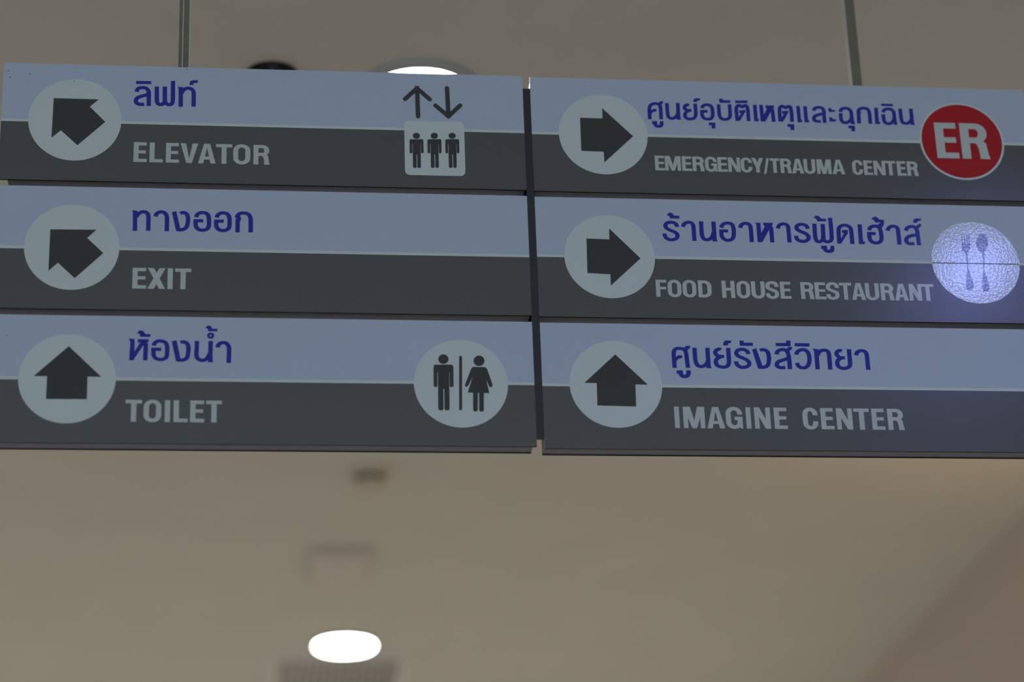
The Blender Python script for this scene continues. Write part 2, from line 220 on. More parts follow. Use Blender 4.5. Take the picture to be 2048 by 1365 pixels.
DATA = json.loads(r'''{"thai":{"elevator":[["P",[[-7565,-330],[-7275,-326],[-7274,-389],[-7563,-395]]],["S",83,69,[[-7547,-566],[-7538,-522],[-7504,-484],[-7441,-471],
[-7382,-479],[-7342,-511],[-7318,-565],[-7313,-628]]],["L",83,69,[[-7315,-556],[-7312,-867]]],["S",83,69,[[-7320,-583],[-7347,-620],[-7397,-641],
[-7468,-664],[-7530,-698],[-7556,-743],[-7551,-793],[-7519,-825],[-7471,-838],[-7397,-832]]],["S",83,69,[[-7168,-441],[-7164,-597],[-7160,-732],[-7145,
-800],[-7097,-832],[-7043,-815],[-7012,-764],[-7011,-692]]],["S",83,69,[[-7009,-683],[-7004,-764],[-6972,-813],[-6920,-829],[-6873,-805],[-6858,-733],
[-6859,-543],[-6862,-309]]],["L",83,69,[[-7014,-438],[-7008,-782]]],["L",83,69,[[-6711,-438],[-6704,-864]]],["P",[[-6770,-438],[-6683,-438],[-6646,
-496],[-6681,-538],[-6750,-476]]],["S",83,69,[[-6696,-574],[-6666,-512],[-6611,-468],[-6556,-461],[-6500,-482],[-6469,-531],[-6461,-604],[-6458,
-857]]],["P",[[-6545,-386],[-6542,-334],[-6527,-301],[-6496,-284],[-6385,-281],[-6388,-334],[-6447,-340],[-6467,-354],[-6474,-386]]]],"exit":[["L",83,
66,[[-7510,-3100],[-7502,-3523]]],["P",[[-7569,-3099],[-7483,-3100],[-7451,-3161],[-7486,-3203],[-7543,-3149]]],["S",83,66,[[-7485,-3237],[-7450,
-3170],[-7390,-3131],[-7329,-3126],[-7279,-3160],[-7258,-3232],[-7256,-3517]]],["S",83,66,[[-7125,-3218],[-7110,-3163],[-7065,-3128],[-7010,-3120],
[-6955,-3140],[-6919,-3204],[-6912,-3294],[-6912,-3520]]],["P",[[-6826,-3120],[-6743,-3097],[-6657,-3467],[-6656,-3511],[-6738,-3515]]],["S",83,66,
[[-6708,-3484],[-6635,-3483],[-6568,-3451],[-6532,-3382],[-6521,-3271],[-6532,-3182],[-6574,-3135],[-6617,-3125],[-6668,-3145]]],["S",84,66,[[-6372,
-3216],[-6349,-3160],[-6303,-3126],[-6248,-3117],[-6180,-3133],[-6141,-3188],[-6129,-3277],[-6132,-3401],[-6171,-3463],[-6254,-3486],[-6334,-3460],
[-6375,-3392],[-6378,-3268]]],["L",84,66,[[-6411,-3291],[-6236,-3289]]],["S",84,66,[[-5987,-3215],[-5965,-3159],[-5918,-3125],[-5863,-3115],[-5795,
-3132],[-5756,-3186],[-5745,-3276],[-5748,-3400],[-5787,-3462],[-5870,-3485],[-5951,-3459],[-5991,-3391],[-5994,-3267]]],["L",84,66,[[-6027,-3290],
[-5852,-3288]]],["S",84,66,[[-5609,-3204],[-5587,-3151],[-5532,-3115],[-5464,-3111],[-5395,-3133],[-5358,-3194],[-5347,-3288],[-5349,-3511]]],["L",84,
66,[[-5592,-3252],[-5593,-3516]]],["P",[[-5645,-3191],[-5599,-3134],[-5550,-3175],[-5521,-3236],[-5549,-3278],[-5629,-3273],[-5639,-3253],[-5614,
-3231]]]],"toilet":[["P",[[-7552,-5719],[-7452,-5723],[-7444,-5764],[-7443,-6146],[-7536,-6149],[-7525,-5788]]],["P",[[-7536,-6149],[-7462,-6148],
[-7259,-5802],[-7344,-5792],[-7476,-6032]]],["P",[[-7394,-5728],[-7192,-5725],[-7195,-5789],[-7227,-5793],[-7205,-5830],[-7284,-5855],[-7349,-5809],
[-7344,-5792],[-7390,-5792]]],["L",83,65,[[-7241,-5808],[-7245,-6148]]],["P",[[-7413,-5613],[-7377,-5561],[-7345,-5551],[-7297,-5560],[-7264,-5603],
[-7258,-5624],[-7160,-5623],[-7161,-5680],[-7347,-5680],[-7356,-5634],[-7376,-5614]]],["S",83,65,[[-7096,-5852],[-7081,-5803],[-7036,-5765],[-6978,
-5757],[-6902,-5777],[-6862,-5831],[-6851,-5919],[-6857,-6059],[-6895,-6108],[-6969,-6128],[-7049,-6108],[-7091,-6050],[-7100,-5969],[-7100,-5899]]],
["L",83,65,[[-7142,-5926],[-6958,-5924]]],["P",[[-6772,-5760],[-6684,-5739],[-6606,-6096],[-6604,-6160],[-6686,-6159]]],["S",83,65,[[-6655,-6132],
[-6565,-6131],[-6501,-6101],[-6473,-6030],[-6464,-5913],[-6474,-5832],[-6512,-5785],[-6566,-5771],[-6614,-5781]]],["S",83,66,[[-6313,-5747],[-6313,
-5888],[-6318,-6016],[-6293,-6098],[-6223,-6134],[-6159,-6122],[-6107,-6072],[-6076,-5990]]],["L",84,66,[[-6061,-5746],[-6063,-6165]]],["P",[[-6111,
-6130],[-6027,-6071],[-6009,-6170],[-6105,-6168]]],["R",-6062,-5638,67,19],["P",[[-6169,-5490],[-6133,-5445],[-6100,-5435],[-6063,-5444],[-6041,-5485],
[-6035,-5499],[-5939,-5497],[-5943,-5550],[-6109,-5551],[-6115,-5509],[-6132,-5492]]],["S",84,66,[[-5930,-5873],[-5918,-5820],[-5881,-5786],[-5822,
-5775],[-5768,-5792],[-5730,-5850],[-5721,-5938],[-5726,-6178]]]],"emergency":[["S",75,61,[[2420,-891],[2422,-797],[2423,-672],[2446,-588],[2505,-544],
[2574,-539],[2634,-571],[2648,-652],[2648,-763],[2647,-888]]],["P",[[2618,-520],[2639,-487],[2711,-482],[2706,-517],[2668,-567],[2640,-575]]],["P",
[[2452,-699],[2498,-660],[2567,-658],[2557,-717],[2501,-722],[2454,-782]]],["P",[[2460,-930],[2564,-928],[2562,-994],[2583,-1018],[2610,-993],[2617,
-930],[2691,-928],[2686,-1012],[2662,-1054],[2605,-1076],[2537,-1071],[2501,-1044],[2485,-1000],[2460,-997]]],["S",75,62,[[2781,-522],[2779,-648],
[2782,-759],[2800,-835],[2860,-861],[2924,-839],[2978,-775],[2996,-684]]],["L",75,62,[[2998,-513],[2996,-881]]],["P",[[2954,-852],[3026,-808],[3043,
-888],[2965,-886]]],["S",75,62,[[3226,-555],[3179,-549],[3133,-585],[3136,-638],[3184,-669],[3265,-671]]],["S",75,61,[[3208,-682],[3146,-724],[3126,
-798],[3160,-850],[3234,-865],[3311,-835],[3345,-758],[3347,-632],[3348,-518]]],["P",[[3311,-479],[3322,-423],[3358,-398],[3458,-398],[3452,-438],
[3399,-449],[3390,-480]]],["S",75,62,[[3473,-615],[3504,-561],[3562,-538],[3631,-543],[3675,-588],[3687,-678],[3682,-776],[3649,-837],[3585,-857],
[3511,-841],[3473,-782],[3471,-691]]],["L",75,61,[[3436,-685],[3586,-683]]],["P",[[3590,-932],[3724,-931],[3721,-1060],[3646,-1062],[3641,-993],[3591,
-991]]],["S",75,62,[[3818,-521],[3815,-661],[3820,-772],[3855,-838],[3923,-853],[3993,-835],[4032,-767],[4037,-655],[4037,-515]]],["P",[[3832,-392],
[3902,-393],[3915,-423],[4059,-427],[4058,-482],[3838,-483]]],["S",75,61,[[4169,-881],[4166,-749],[4165,-623],[4186,-556],[4232,-531],[4264,-553],
[4295,-564],[4335,-535],[4375,-541],[4397,-603],[4398,-743],[4398,-879]]],["P",[[4134,-882],[4222,-880],[4351,-667],[4350,-635],[4220,-643],[4224,
-712],[4260,-702],[4189,-818]]],["P",[[4154,-425],[4406,-418],[4402,-474],[4156,-481]]],["L",76,62,[[4545,-508],[4546,-878]]],["P",[[4542,-794],[4584,
-828],[4613,-827],[4599,-877],[4542,-881]]],["L",76,62,[[4673,-511],[4677,-881]]],["P",[[4627,-505],[4702,-508],[4704,-566],[4667,-560]]],["P",[[4655,
-881],[4735,-878],[4869,-639],[4784,-599],[4667,-805]]],["P",[[4759,-516],[4939,-515],[4931,-574],[4899,-582],[4914,-631],[4831,-647],[4778,-592],
[4761,-572]]],["L",76,62,[[4894,-596],[4901,-882]]],["S",76,62,[[5034,-872],[5034,-739],[5038,-613],[5059,-549],[5103,-524],[5141,-547],[5172,-557],
[5219,-527],[5260,-537],[5273,-607],[5276,-733],[5269,-872]]],["P",[[5002,-871],[5090,-874],[5214,-664],[5213,-625],[5081,-637],[5091,-703],[5123,
-695],[5044,-823]]],["P",[[5174,-924],[5307,-924],[5303,-1053],[5229,-1057],[5226,-985],[5172,-984]]],["L",76,62,[[5419,-515],[5421,-875]]],["P",
[[5418,-796],[5460,-830],[5485,-829],[5475,-874],[5418,-880]]],["L",76,62,[[5561,-514],[5562,-874]]],["P",[[5560,-792],[5601,-826],[5627,-825],[5614,
-873],[5557,-876]]],["S",76,62,[[5728,-608],[5761,-554],[5826,-532],[5901,-543],[5934,-602],[5932,-700],[5930,-876]]],["S",76,62,[[5922,-673],[5838,
-692],[5746,-731],[5719,-783],[5734,-829],[5787,-847],[5853,-843]]],["P",[[6026,-544],[6085,-545],[6101,-581],[6171,-582],[6161,-624],[6040,-630],
[6030,-593]]],["P",[[6029,-751],[6092,-752],[6108,-791],[6177,-795],[6161,-841],[6034,-845]]],["S",76,62,[[6265,-621],[6300,-560],[6366,-534],[6434,
-546],[6484,-601],[6490,-699],[6494,-797],[6508,-888]]],["S",76,62,[[6275,-652],[6269,-761],[6288,-834],[6343,-862],[6407,-846],[6469,-791],[6492,
-713]]],["P",[[6452,-847],[6524,-817],[6543,-894],[6473,-893]]],["P",[[6407,-923],[6540,-925],[6531,-1048],[6462,-1057],[6458,-987],[6405,-984]]],["S",
77,62,[[6627,-625],[6660,-557],[6729,-524],[6805,-532],[6853,-584],[6860,-689],[6859,-874]]],["L",77,62,[[6641,-625],[6629,-871]]],["P",[[6599,-619],
[6635,-583],[6696,-609],[6672,-659],[6608,-661]]],["L",77,62,[[7005,-509],[6996,-871]]],["P",[[6990,-795],[7032,-822],[7068,-824],[7053,-873],[6992,
-875]]],["S",77,62,[[7138,-607],[7173,-550],[7239,-527],[7308,-536],[7358,-591],[7361,-689],[7364,-788],[7371,-874]]],["S",77,62,[[7140,-650],[7142,
-766],[7161,-835],[7219,-862],[7285,-843],[7339,-788],[7364,-710]]],["P",[[7324,-838],[7397,-808],[7411,-880],[7345,-879]]],["P",[[7116,-412],[7365,
-412],[7357,-464],[7117,-464]]],["S",77,62,[[7498,-514],[7497,-629],[7499,-742],[7520,-823],[7578,-846],[7644,-826],[7701,-764],[7725,-679]]],["L",77,
62,[[7716,-508],[7716,-869]]],["P",[[7674,-838],[7749,-798],[7764,-875],[7690,-873]]]],"restaurant":[["S",83,64,[[2822,-3224],[2801,-3165],[2748,
-3135],[2675,-3131],[2614,-3158],[2592,-3209],[2615,-3259],[2689,-3303],[2772,-3341],[2817,-3398],[2801,-3462],[2738,-3499],[2665,-3503],[2596,-3469],
[2570,-3416],[2566,-3374]]],["P",[[2629,-2981],[2668,-2933],[2706,-2923],[2748,-2938],[2769,-2985],[2882,-2989],[2876,-3047],[2692,-3049],[2685,-3007],
[2659,-2984]]],["S",83,64,[[2936,-3222],[2963,-3161],[3018,-3127],[3079,-3125],[3129,-3164],[3142,-3244],[3142,-3517]]],["S",84,64,[[3299,-3098],[3295,
-3241],[3297,-3388],[3326,-3465],[3386,-3490],[3449,-3469],[3501,-3410],[3528,-3330]]],["L",84,64,[[3541,-3098],[3541,-3516]]],["P",[[3491,-3480],
[3567,-3442],[3598,-3522],[3500,-3521]]],["S",84,64,[[3683,-3226],[3717,-3161],[3778,-3129],[3840,-3125],[3900,-3151],[3926,-3228],[3925,-3348],[3901,
-3442],[3839,-3487],[3766,-3489],[3705,-3446],[3681,-3380],[3684,-3286]]],["L",84,64,[[3642,-3295],[3818,-3294]]],["S",84,64,[[4058,-3221],[4086,
-3158],[4141,-3126],[4203,-3124],[4253,-3161],[4266,-3248],[4266,-3522]]],["L",84,65,[[4423,-3104],[4424,-3518]]],["P",[[4359,-3102],[4457,-3103],
[4460,-3150],[4398,-3158]]],["P",[[4519,-3102],[4711,-3100],[4701,-3151],[4682,-3159],[4703,-3198],[4621,-3227],[4550,-3181],[4522,-3149]]],["P",
[[4389,-3519],[4473,-3520],[4647,-3213],[4551,-3177],[4416,-3405]]],["L",84,64,[[4667,-3186],[4670,-3520]]],["S",84,64,[[4800,-3219],[4830,-3155],
[4888,-3123],[4950,-3122],[5000,-3159],[5010,-3246],[5009,-3516]]],["S",84,65,[[5394,-3214],[5374,-3155],[5321,-3125],[5247,-3123],[5192,-3151],[5171,
-3195],[5194,-3242],[5265,-3281],[5354,-3326],[5396,-3385],[5379,-3446],[5323,-3480],[5248,-3486],[5177,-3454],[5153,-3410],[5150,-3370]]],["S",85,65,
[[5534,-3100],[5528,-3289],[5532,-3423],[5564,-3482],[5626,-3481],[5672,-3440],[5692,-3352]]],["L",85,65,[[5698,-3104],[5689,-3460]]],["S",84,64,
[[5691,-3366],[5691,-3439],[5725,-3479],[5786,-3484],[5842,-3443],[5856,-3336],[5859,-3147],[5856,-2965]]],["P",[[5522,-2973],[5567,-2931],[5605,
-2924],[5647,-2943],[5674,-2987],[5776,-2994],[5772,-3045],[5600,-3049],[5585,-3012],[5563,-2981]]],["P",[[5628,-3570],[5744,-3568],[5746,-3639],[5771,
-3658],[5804,-3638],[5814,-3567],[5888,-3569],[5882,-3663],[5853,-3710],[5778,-3725],[5705,-3713],[5665,-3674],[5655,-3641],[5625,-3635]]],["S",84,64,
[[5994,-3518],[5998,-3373],[6003,-3232],[6031,-3164],[6091,-3126],[6165,-3125],[6233,-3160],[6253,-3233],[6255,-3368],[6251,-3522]]],["P",[[5951,
-3515],[6031,-3517],[6186,-3289],[6188,-3221],[6067,-3230],[6070,-3291],[6112,-3283],[6034,-3419]]],["L",85,65,[[6436,-3095],[6426,-3519]]],["P",
[[6417,-3432],[6464,-3464],[6514,-3463],[6496,-3517],[6428,-3521]]],["S",85,65,[[6609,-3219],[6642,-3162],[6701,-3130],[6769,-3131],[6825,-3170],[6844,
-3262],[6845,-3383],[6819,-3454],[6754,-3489],[6680,-3484],[6630,-3447],[6608,-3387],[6608,-3280]]],["L",85,65,[[6564,-3290],[6738,-3289]]],["P",
[[6797,-3101],[6858,-3045],[6928,-3037],[6915,-3105],[6873,-3160],[6810,-3161]]],["P",[[6683,-2981],[6719,-2933],[6764,-2923],[6806,-2938],[6833,
-2985],[6932,-2992],[6925,-3044],[6746,-3050],[6743,-3014],[6714,-2988]]],["S",85,65,[[6979,-3221],[7010,-3160],[7070,-3125],[7126,-3124],[7182,-3160],
[7191,-3254],[7190,-3517]]],["S",85,65,[[7348,-3213],[7383,-3152],[7451,-3123],[7514,-3126],[7563,-3173],[7575,-3260],[7580,-3522]]],["S",85,65,[[7565,
-3298],[7469,-3316],[7381,-3348],[7335,-3406],[7342,-3460],[7395,-3492],[7489,-3488]]],["P",[[7531,-3139],[7620,-3063],[7677,-3062],[7652,-3123],[7597,
-3165]]],["P",[[7508,-3032],[7522,-2977],[7563,-2946],[7680,-2944],[7665,-2988],[7614,-3000],[7579,-3041]]]],"imaging":[["S",83,64,[[2594,-6168],[2594,
-6030],[2594,-5877],[2610,-5811],[2658,-5774],[2720,-5771],[2791,-5788],[2829,-5849],[2838,-5989],[2849,-6164]]],["P",[[2780,-5766],[2843,-5714],[2927,
-5717],[2913,-5758],[2868,-5797],[2843,-5823]]],["P",[[2619,-5966],[2670,-5912],[2753,-5911],[2750,-5971],[2690,-5978],[2626,-6043]]],["P",[[2629,
-6220],[2746,-6219],[2748,-6289],[2776,-6310],[2808,-6288],[2812,-6215],[2898,-6214],[2893,-6299],[2863,-6350],[2790,-6377],[2719,-6369],[2674,-6334],
[2662,-6290],[2629,-6288]]],["S",84,64,[[2999,-5754],[2998,-5885],[3003,-6025],[3034,-6107],[3092,-6136],[3165,-6116],[3222,-6060],[3249,-5983]]],["L",
84,64,[[3246,-5751],[3245,-6164]]],["P",[[3193,-6134],[3274,-6091],[3302,-6167],[3209,-6165]]],["S",84,64,[[3504,-5786],[3463,-5773],[3409,-5805],
[3390,-5850],[3416,-5898],[3465,-5920],[3555,-5926]]],["S",84,64,[[3482,-5935],[3413,-5977],[3390,-6045],[3413,-6106],[3486,-6139],[3570,-6136],[3624,
-6097],[3644,-6016],[3645,-5889],[3645,-5748]]],["P",[[3555,-5698],[3565,-5633],[3602,-5597],[3716,-5595],[3707,-5644],[3664,-5651],[3637,-5696]]],
["S",84,64,[[4028,-5867],[4007,-5813],[3956,-5778],[3884,-5775],[3822,-5799],[3797,-5848],[3817,-5903],[3896,-5943],[3989,-5989],[4032,-6049],[4010,
-6105],[3942,-6137],[3864,-6138],[3806,-6101],[3783,-6053],[3782,-6021]]],["P",[[3876,-5593],[3951,-5592],[3957,-5634],[4133,-5635],[4124,-5700],[3875,
-5696]]],["P",[[4104,-5777],[4187,-5743],[4281,-6104],[4276,-6167],[4192,-6165]]],["S",84,64,[[4230,-6136],[4296,-6135],[4365,-6109],[4403,-6044],
[4418,-5942],[4409,-5840],[4367,-5786],[4312,-5774],[4256,-5788]]],["S",85,64,[[4568,-5866],[4595,-5807],[4656,-5772],[4728,-5771],[4783,-5811],[4803,
-5898],[4807,-6001],[4806,-6167]]],["S",85,64,[[4793,-5943],[4700,-5977],[4601,-6012],[4560,-6068],[4571,-6112],[4627,-6139],[4718,-6132]]],["P",
[[4746,-5777],[4812,-5708],[4890,-5711],[4875,-5756],[4829,-5795],[4798,-5809]]],["P",[[4570,-5632],[4770,-5631],[4780,-5580],[4862,-5579],[4855,
-5695],[4567,-5696]]],["S",85,64,[[4950,-5867],[4979,-5809],[5043,-5769],[5116,-5766],[5171,-5806],[5199,-5893],[5194,-5996],[5162,-6083],[5098,-6132],
[5025,-6133],[4976,-6101],[4949,-6037]]],["P",[[4939,-5630],[5230,-5630],[5219,-5697],[4934,-5696]]],["L",85,64,[[5344,-5747],[5341,-6163]]],["P",
[[5276,-5741],[5354,-5744],[5392,-5800],[5370,-5839],[5312,-5808]]],["S",85,64,[[5361,-5878],[5397,-5813],[5455,-5774],[5522,-5769],[5577,-5807],[5587,
-5900],[5585,-6163]]],["S",85,64,[[5843,-5781],[5801,-5769],[5753,-5795],[5734,-5841],[5758,-5889],[5806,-5917],[5891,-5919]]],["S",85,64,[[5817,
-5929],[5751,-5971],[5731,-6040],[5756,-6103],[5823,-6136],[5909,-6127],[5967,-6088],[5982,-6011],[5982,-5882],[5984,-5741]]],["S",85,64,[[6109,-5864],
[6138,-5805],[6196,-5772],[6263,-5773],[6312,-5813],[6322,-5903],[6322,-6160]]]]},"latin":{"elevator":[-2076,-1656,[["E",-7571,-7322],["L",-7271,
-7019],["E",-6963,-6716],["V",-6690,-6358],["A",-6355,-6022],["T",-6020,-5712],["O",-5692,-5368],["R",-5308,-4997]]],"exit":[-4708,-4286,[["E",-7521,
-7265],["X",-7240,-6916],["I",-6874,-6780],["T",-6738,-6441]]],"toilet":[-7354,-6929,[["T",-7574,-7280],["O",-7248,-6930],["I",-6868,-6773],["L",-6709,
-6453],["E",-6409,-6157],["T",-6123,-5837]]],"emergency":[-2012,-1695,[["E",2467,2658],["M",2665,2974],["E",3000,3194],["R",3211,3444],["G",3456,3694],
["E",3707,3902],["N",3917,4156],["C",4166,4393],["Y",4385,4622],["/",4619,4738],["T",4755,4938],["R",4958,5182],["A",5186,5426],["U",5428,5658],["M",
5688,5977],["A",5995,6250],["C",6401,6612],["E",6633,6809],["N",6832,7066],["T",7066,7278],["E",7304,7485],["R",7507,7733]]],"restaurant":[-4709,-4354,
[["F",2332,2545],["O",2559,2823],["O",2848,3111],["D",3149,3407],["H",3608,3860],["O",3895,4157],["U",4182,4447],["S",4464,4714],["E",4745,4957],["R",
5147,5409],["E",5423,5642],["S",5648,5897],["T",5909,6147],["A",6146,6419],["U",6416,6685],["R",6719,6981],["A",6992,7259],["N",7281,7527],["T",7528,
7771]]],"imaging":[-7378,-6952,[["I",2531,2623],["M",2697,3104],["A",3142,3480],["G",3503,3818],["I",3888,3979],["N",4048,4351],["E",4423,4673],["C",
4969,5260],["E",5317,5565],["N",5619,5924],["T",5956,6250],["E",6296,6545],["R",6603,6916]]],"er":[-1606,-813,[["E",8151,8602],["R",8666,9232]]]},
"g":{"arrow_elevator":[[-9108,-752],[-8261,-755],[-8423,-916],[-8122,-1238],[-8627,-1750],[-8948,-1440],[-9118,-1602]],"arrow_exit":[[-9061,-3527],
[-8213,-3518],[-8379,-3691],[-8070,-3997],[-8577,-4520],[-8894,-4211],[-9062,-4379]],"arrow_toilet":[[-8634,-5886],[-8030,-6485],[-8275,-6483],[-8272,
-6927],[-9002,-6930],[-9001,-6484],[-9238,-6484]],"arrow_emergency":[[1035,-897],[1479,-902],[1481,-670],[2066,-1279],[1469,-1869],[1468,-1635],[1026,
-1625]],"arrow_restaurant":[[1042,-3511],[1485,-3524],[1491,-3289],[2068,-3912],[1463,-4497],[1469,-4258],[1026,-4239]],"arrow_imaging":[[1476,-5912],
[2063,-6518],[1829,-6515],[1818,-6960],[1088,-6946],[1098,-6498],[865,-6495]],"up":[[[-2150,-281],[-2140,-953]],[[-2387,-578],[-2151,-333]],[[-2151,
-333],[-1904,-572]]],"down":[[[-1562,-313],[-1549,-937]],[[-1797,-703],[-1549,-937]],[[-1314,-689],[-1549,-937]]],"card":[[-2408,-1054],[-1247,-1052],
[-1252,-2229],[-2419,-2232]],"p0":[[-2177,-1373],[-2178,-1440],[-2315,-1461],[-2043,-1454],[-2213,-2069],[-2345,-1071]],"p1":[[-1829,-1364],[-1830,
-1431],[-1968,-1452],[-1695,-1445],[-1867,-2060],[-1996,-1061]],"p2":[[-1484,-1355],[-1486,-1422],[-1624,-1443],[-1351,-1436],[-1525,-2052],[-1651,
-1052]],"man":[[-1760,-6054],[-1762,-6158],[-1948,-6168],[-1577,-6182],[-1957,-6613],[-1592,-6616],[-1869,-6178],[-1653,-6187],[-1884,-7066],[-1674,
-7073]],"woman":[[-1099,-6076],[-1102,-6187],[-1253,-6199],[-958,-6209],[-1373,-6595],[-867,-6607],[-1328,-6716],[-923,-6723],[-1238,-7083],[-1038,
-7092]],"bar":[[-1441,-6008],[-1467,-7043]],"fork":[[8536,-3284],[8511,-3683],[8488,-4078],[8496,-4471],[8449,-3308],[8621,-3304]],"spoon":[[8862,
-3255],[8844,-3654],[8827,-4072],[8815,-4487]],"seam":[[7800,-3907],[9545,-3888]]},"discs":[[-8693,-1201,875],[-8652,-3881,875],[-8640,-6523,875],
[1478,-1249,875],[1472,-3880,875],[1460,-6510,875],[-1446,-6533,876],[8689,-1216,862],[8676,-3872,876]],"Z":[[0,-2625,-5267],[-17,-2638,-5277]],
"B":[[-2495,-5135,-7769],[-2508,-5149,-7801]],"D":[[-1264,-3927,-6551],[-1280,-3913,-6566]],"pict":{"toilet_man":[[[-1666,-6051],[-1672,-6081],[-1686,
-6108],[-1708,-6130],[-1735,-6144],[-1765,-6149],[-1794,-6145],[-1821,-6131],[-1842,-6110],[-1856,-6083],[-1860,-6054],[-1855,-6024],[-1841,-5996],
[-1819,-5974],[-1792,-5960],[-1762,-5955],[-1732,-5959],[-1705,-5973],[-1684,-5994],[-1671,-6021]],[[-1951,-6228],[-1943,-6183],[-1921,-6165],[-1609,
-6161],[-1587,-6178],[-1580,-6223],[-1581,-6313],[-1953,-6318]],[[-1952,-6296],[-1882,-6295],[-1886,-6586],[-1897,-6612],[-1942,-6612],[-1956,-6587]],
[[-1652,-6292],[-1581,-6291],[-1586,-6582],[-1601,-6608],[-1646,-6609],[-1656,-6583]],[[-1870,-6238],[-1658,-6236],[-1665,-6650],[-1876,-6653]],
[[-1875,-6631],[-1777,-6629],[-1783,-7041],[-1800,-7075],[-1863,-7075],[-1881,-7042]],[[-1759,-6629],[-1664,-6628],[-1671,-7040],[-1688,-7073],[-1749,
-7074],[-1765,-7041]]],"lift_0":[[[-2112,-1379],[-2115,-1399],[-2125,-1418],[-2141,-1433],[-2160,-1442],[-2182,-1446],[-2204,-1444],[-2223,-1435],
[-2239,-1421],[-2249,-1403],[-2252,-1382],[-2249,-1362],[-2239,-1343],[-2223,-1329],[-2204,-1319],[-2182,-1315],[-2160,-1318],[-2140,-1326],[-2125,
-1340],[-2115,-1359]],[[-2317,-1502],[-2312,-1471],[-2296,-1458],[-2069,-1452],[-2053,-1464],[-2047,-1495],[-2047,-1556],[-2317,-1563]],[[-2317,-1547],
[-2266,-1546],[-2266,-1744],[-2274,-1761],[-2307,-1762],[-2318,-1745]],[[-2099,-1542],[-2047,-1540],[-2048,-1738],[-2059,-1756],[-2091,-1757],[-2099,
-1739]],[[-2258,-1508],[-2104,-1504],[-2105,-1785],[-2258,-1789]],[[-2258,-1774],[-2187,-1772],[-2188,-2052],[-2200,-2075],[-2246,-2076],[-2259,
-2054]],[[-2174,-1772],[-2105,-1770],[-2106,-2050],[-2118,-2073],[-2162,-2074],[-2174,-2052]]],"lift_1":[[[-1763,-1370],[-1767,-1390],[-1777,-1409],
[-1793,-1424],[-1813,-1433],[-1834,-1437],[-1856,-1435],[-1876,-1426],[-1891,-1412],[-1901,-1394],[-1904,-1373],[-1901,-1353],[-1891,-1334],[-1875,
-1319],[-1855,-1309],[-1834,-1306],[-1812,-1308],[-1792,-1317],[-1777,-1331],[-1767,-1349]],[[-1970,-1493],[-1964,-1462],[-1948,-1449],[-1721,-1443],
[-1704,-1455],[-1699,-1486],[-1700,-1547],[-1970,-1554]],[[-1970,-1538],[-1919,-1537],[-1920,-1735],[-1928,-1753],[-1960,-1753],[-1971,-1736]],[[-1751,
-1533],[-1700,-1531],[-1701,-1729],[-1712,-1747],[-1744,-1748],[-1752,-1731]],[[-1910,-1499],[-1756,-1495],[-1758,-1776],[-1912,-1780]],[[-1912,-1765],
[-1840,-1763],[-1842,-2044],[-1854,-2067],[-1900,-2068],[-1913,-2045]],[[-1827,-1763],[-1758,-1761],[-1759,-2042],[-1772,-2065],[-1816,-2066],[-1828,
-2043]]],"lift_2":[[[-1417,-1361],[-1420,-1381],[-1430,-1400],[-1446,-1415],[-1466,-1424],[-1488,-1428],[-1509,-1426],[-1529,-1417],[-1545,-1403],
[-1554,-1384],[-1558,-1364],[-1554,-1344],[-1544,-1325],[-1528,-1310],[-1508,-1300],[-1487,-1297],[-1465,-1299],[-1445,-1308],[-1430,-1322],[-1420,
-1340]],[[-1624,-1484],[-1618,-1453],[-1602,-1440],[-1374,-1434],[-1358,-1446],[-1353,-1477],[-1353,-1538],[-1624,-1545]],[[-1624,-1529],[-1573,-1528],
[-1574,-1726],[-1582,-1744],[-1615,-1745],[-1625,-1727]],[[-1405,-1524],[-1353,-1522],[-1355,-1721],[-1366,-1738],[-1398,-1739],[-1406,-1722]],[[-1564,
-1490],[-1410,-1486],[-1412,-1768],[-1566,-1772]],[[-1566,-1756],[-1495,-1755],[-1497,-2035],[-1509,-2058],[-1555,-2059],[-1568,-2037]],[[-1481,-1754],
[-1412,-1752],[-1415,-2033],[-1427,-2056],[-1471,-2057],[-1483,-2035]]],"toilet_woman":[[[-995,-6075],[-1001,-6108],[-1017,-6138],[-1040,-6161],[-1070,
-6177],[-1102,-6182],[-1133,-6178],[-1162,-6163],[-1184,-6140],[-1198,-6110],[-1202,-6078],[-1196,-6045],[-1180,-6015],[-1157,-5991],[-1128,-5975],
[-1096,-5970],[-1064,-5974],[-1035,-5989],[-1013,-6012],[-999,-6042]],[[-1255,-6265],[-1239,-6222],[-1209,-6200],[-995,-6202],[-965,-6221],[-944,
-6261],[-985,-6402],[-923,-6723],[-1328,-6716],[-1228,-6405]],[[-1255,-6253],[-1207,-6264],[-1224,-6394],[-1312,-6582],[-1347,-6604],[-1373,-6590],
[-1372,-6552]],[[-996,-6261],[-948,-6249],[-860,-6546],[-864,-6589],[-889,-6608],[-923,-6589],[-1000,-6391]],[[-1227,-6686],[-1136,-6685],[-1150,
-7058],[-1169,-7091],[-1221,-7089],[-1235,-7059]],[[-1114,-6685],[-1024,-6684],[-1035,-7062],[-1056,-7092],[-1108,-7090],[-1124,-7063]]],
"spoon":[[[8968,-3448],[8960,-3492],[8947,-3533],[8929,-3570],[8906,-3602],[8881,-3625],[8855,-3640],[8828,-3646],[8803,-3641],[8779,-3627],[8760,
-3604],[8744,-3574],[8734,-3537],[8730,-3496],[8732,-3453],[8740,-3409],[8753,-3368],[8772,-3331],[8794,-3299],[8819,-3275],[8845,-3260],[8872,-3255],
[8898,-3259],[8921,-3273],[8941,-3296],[8956,-3327],[8966,-3364],[8970,-3405]],[[8828,-3610],[8875,-3614],[8856,-3852],[8815,-4072],[8803,-4073],[8827,
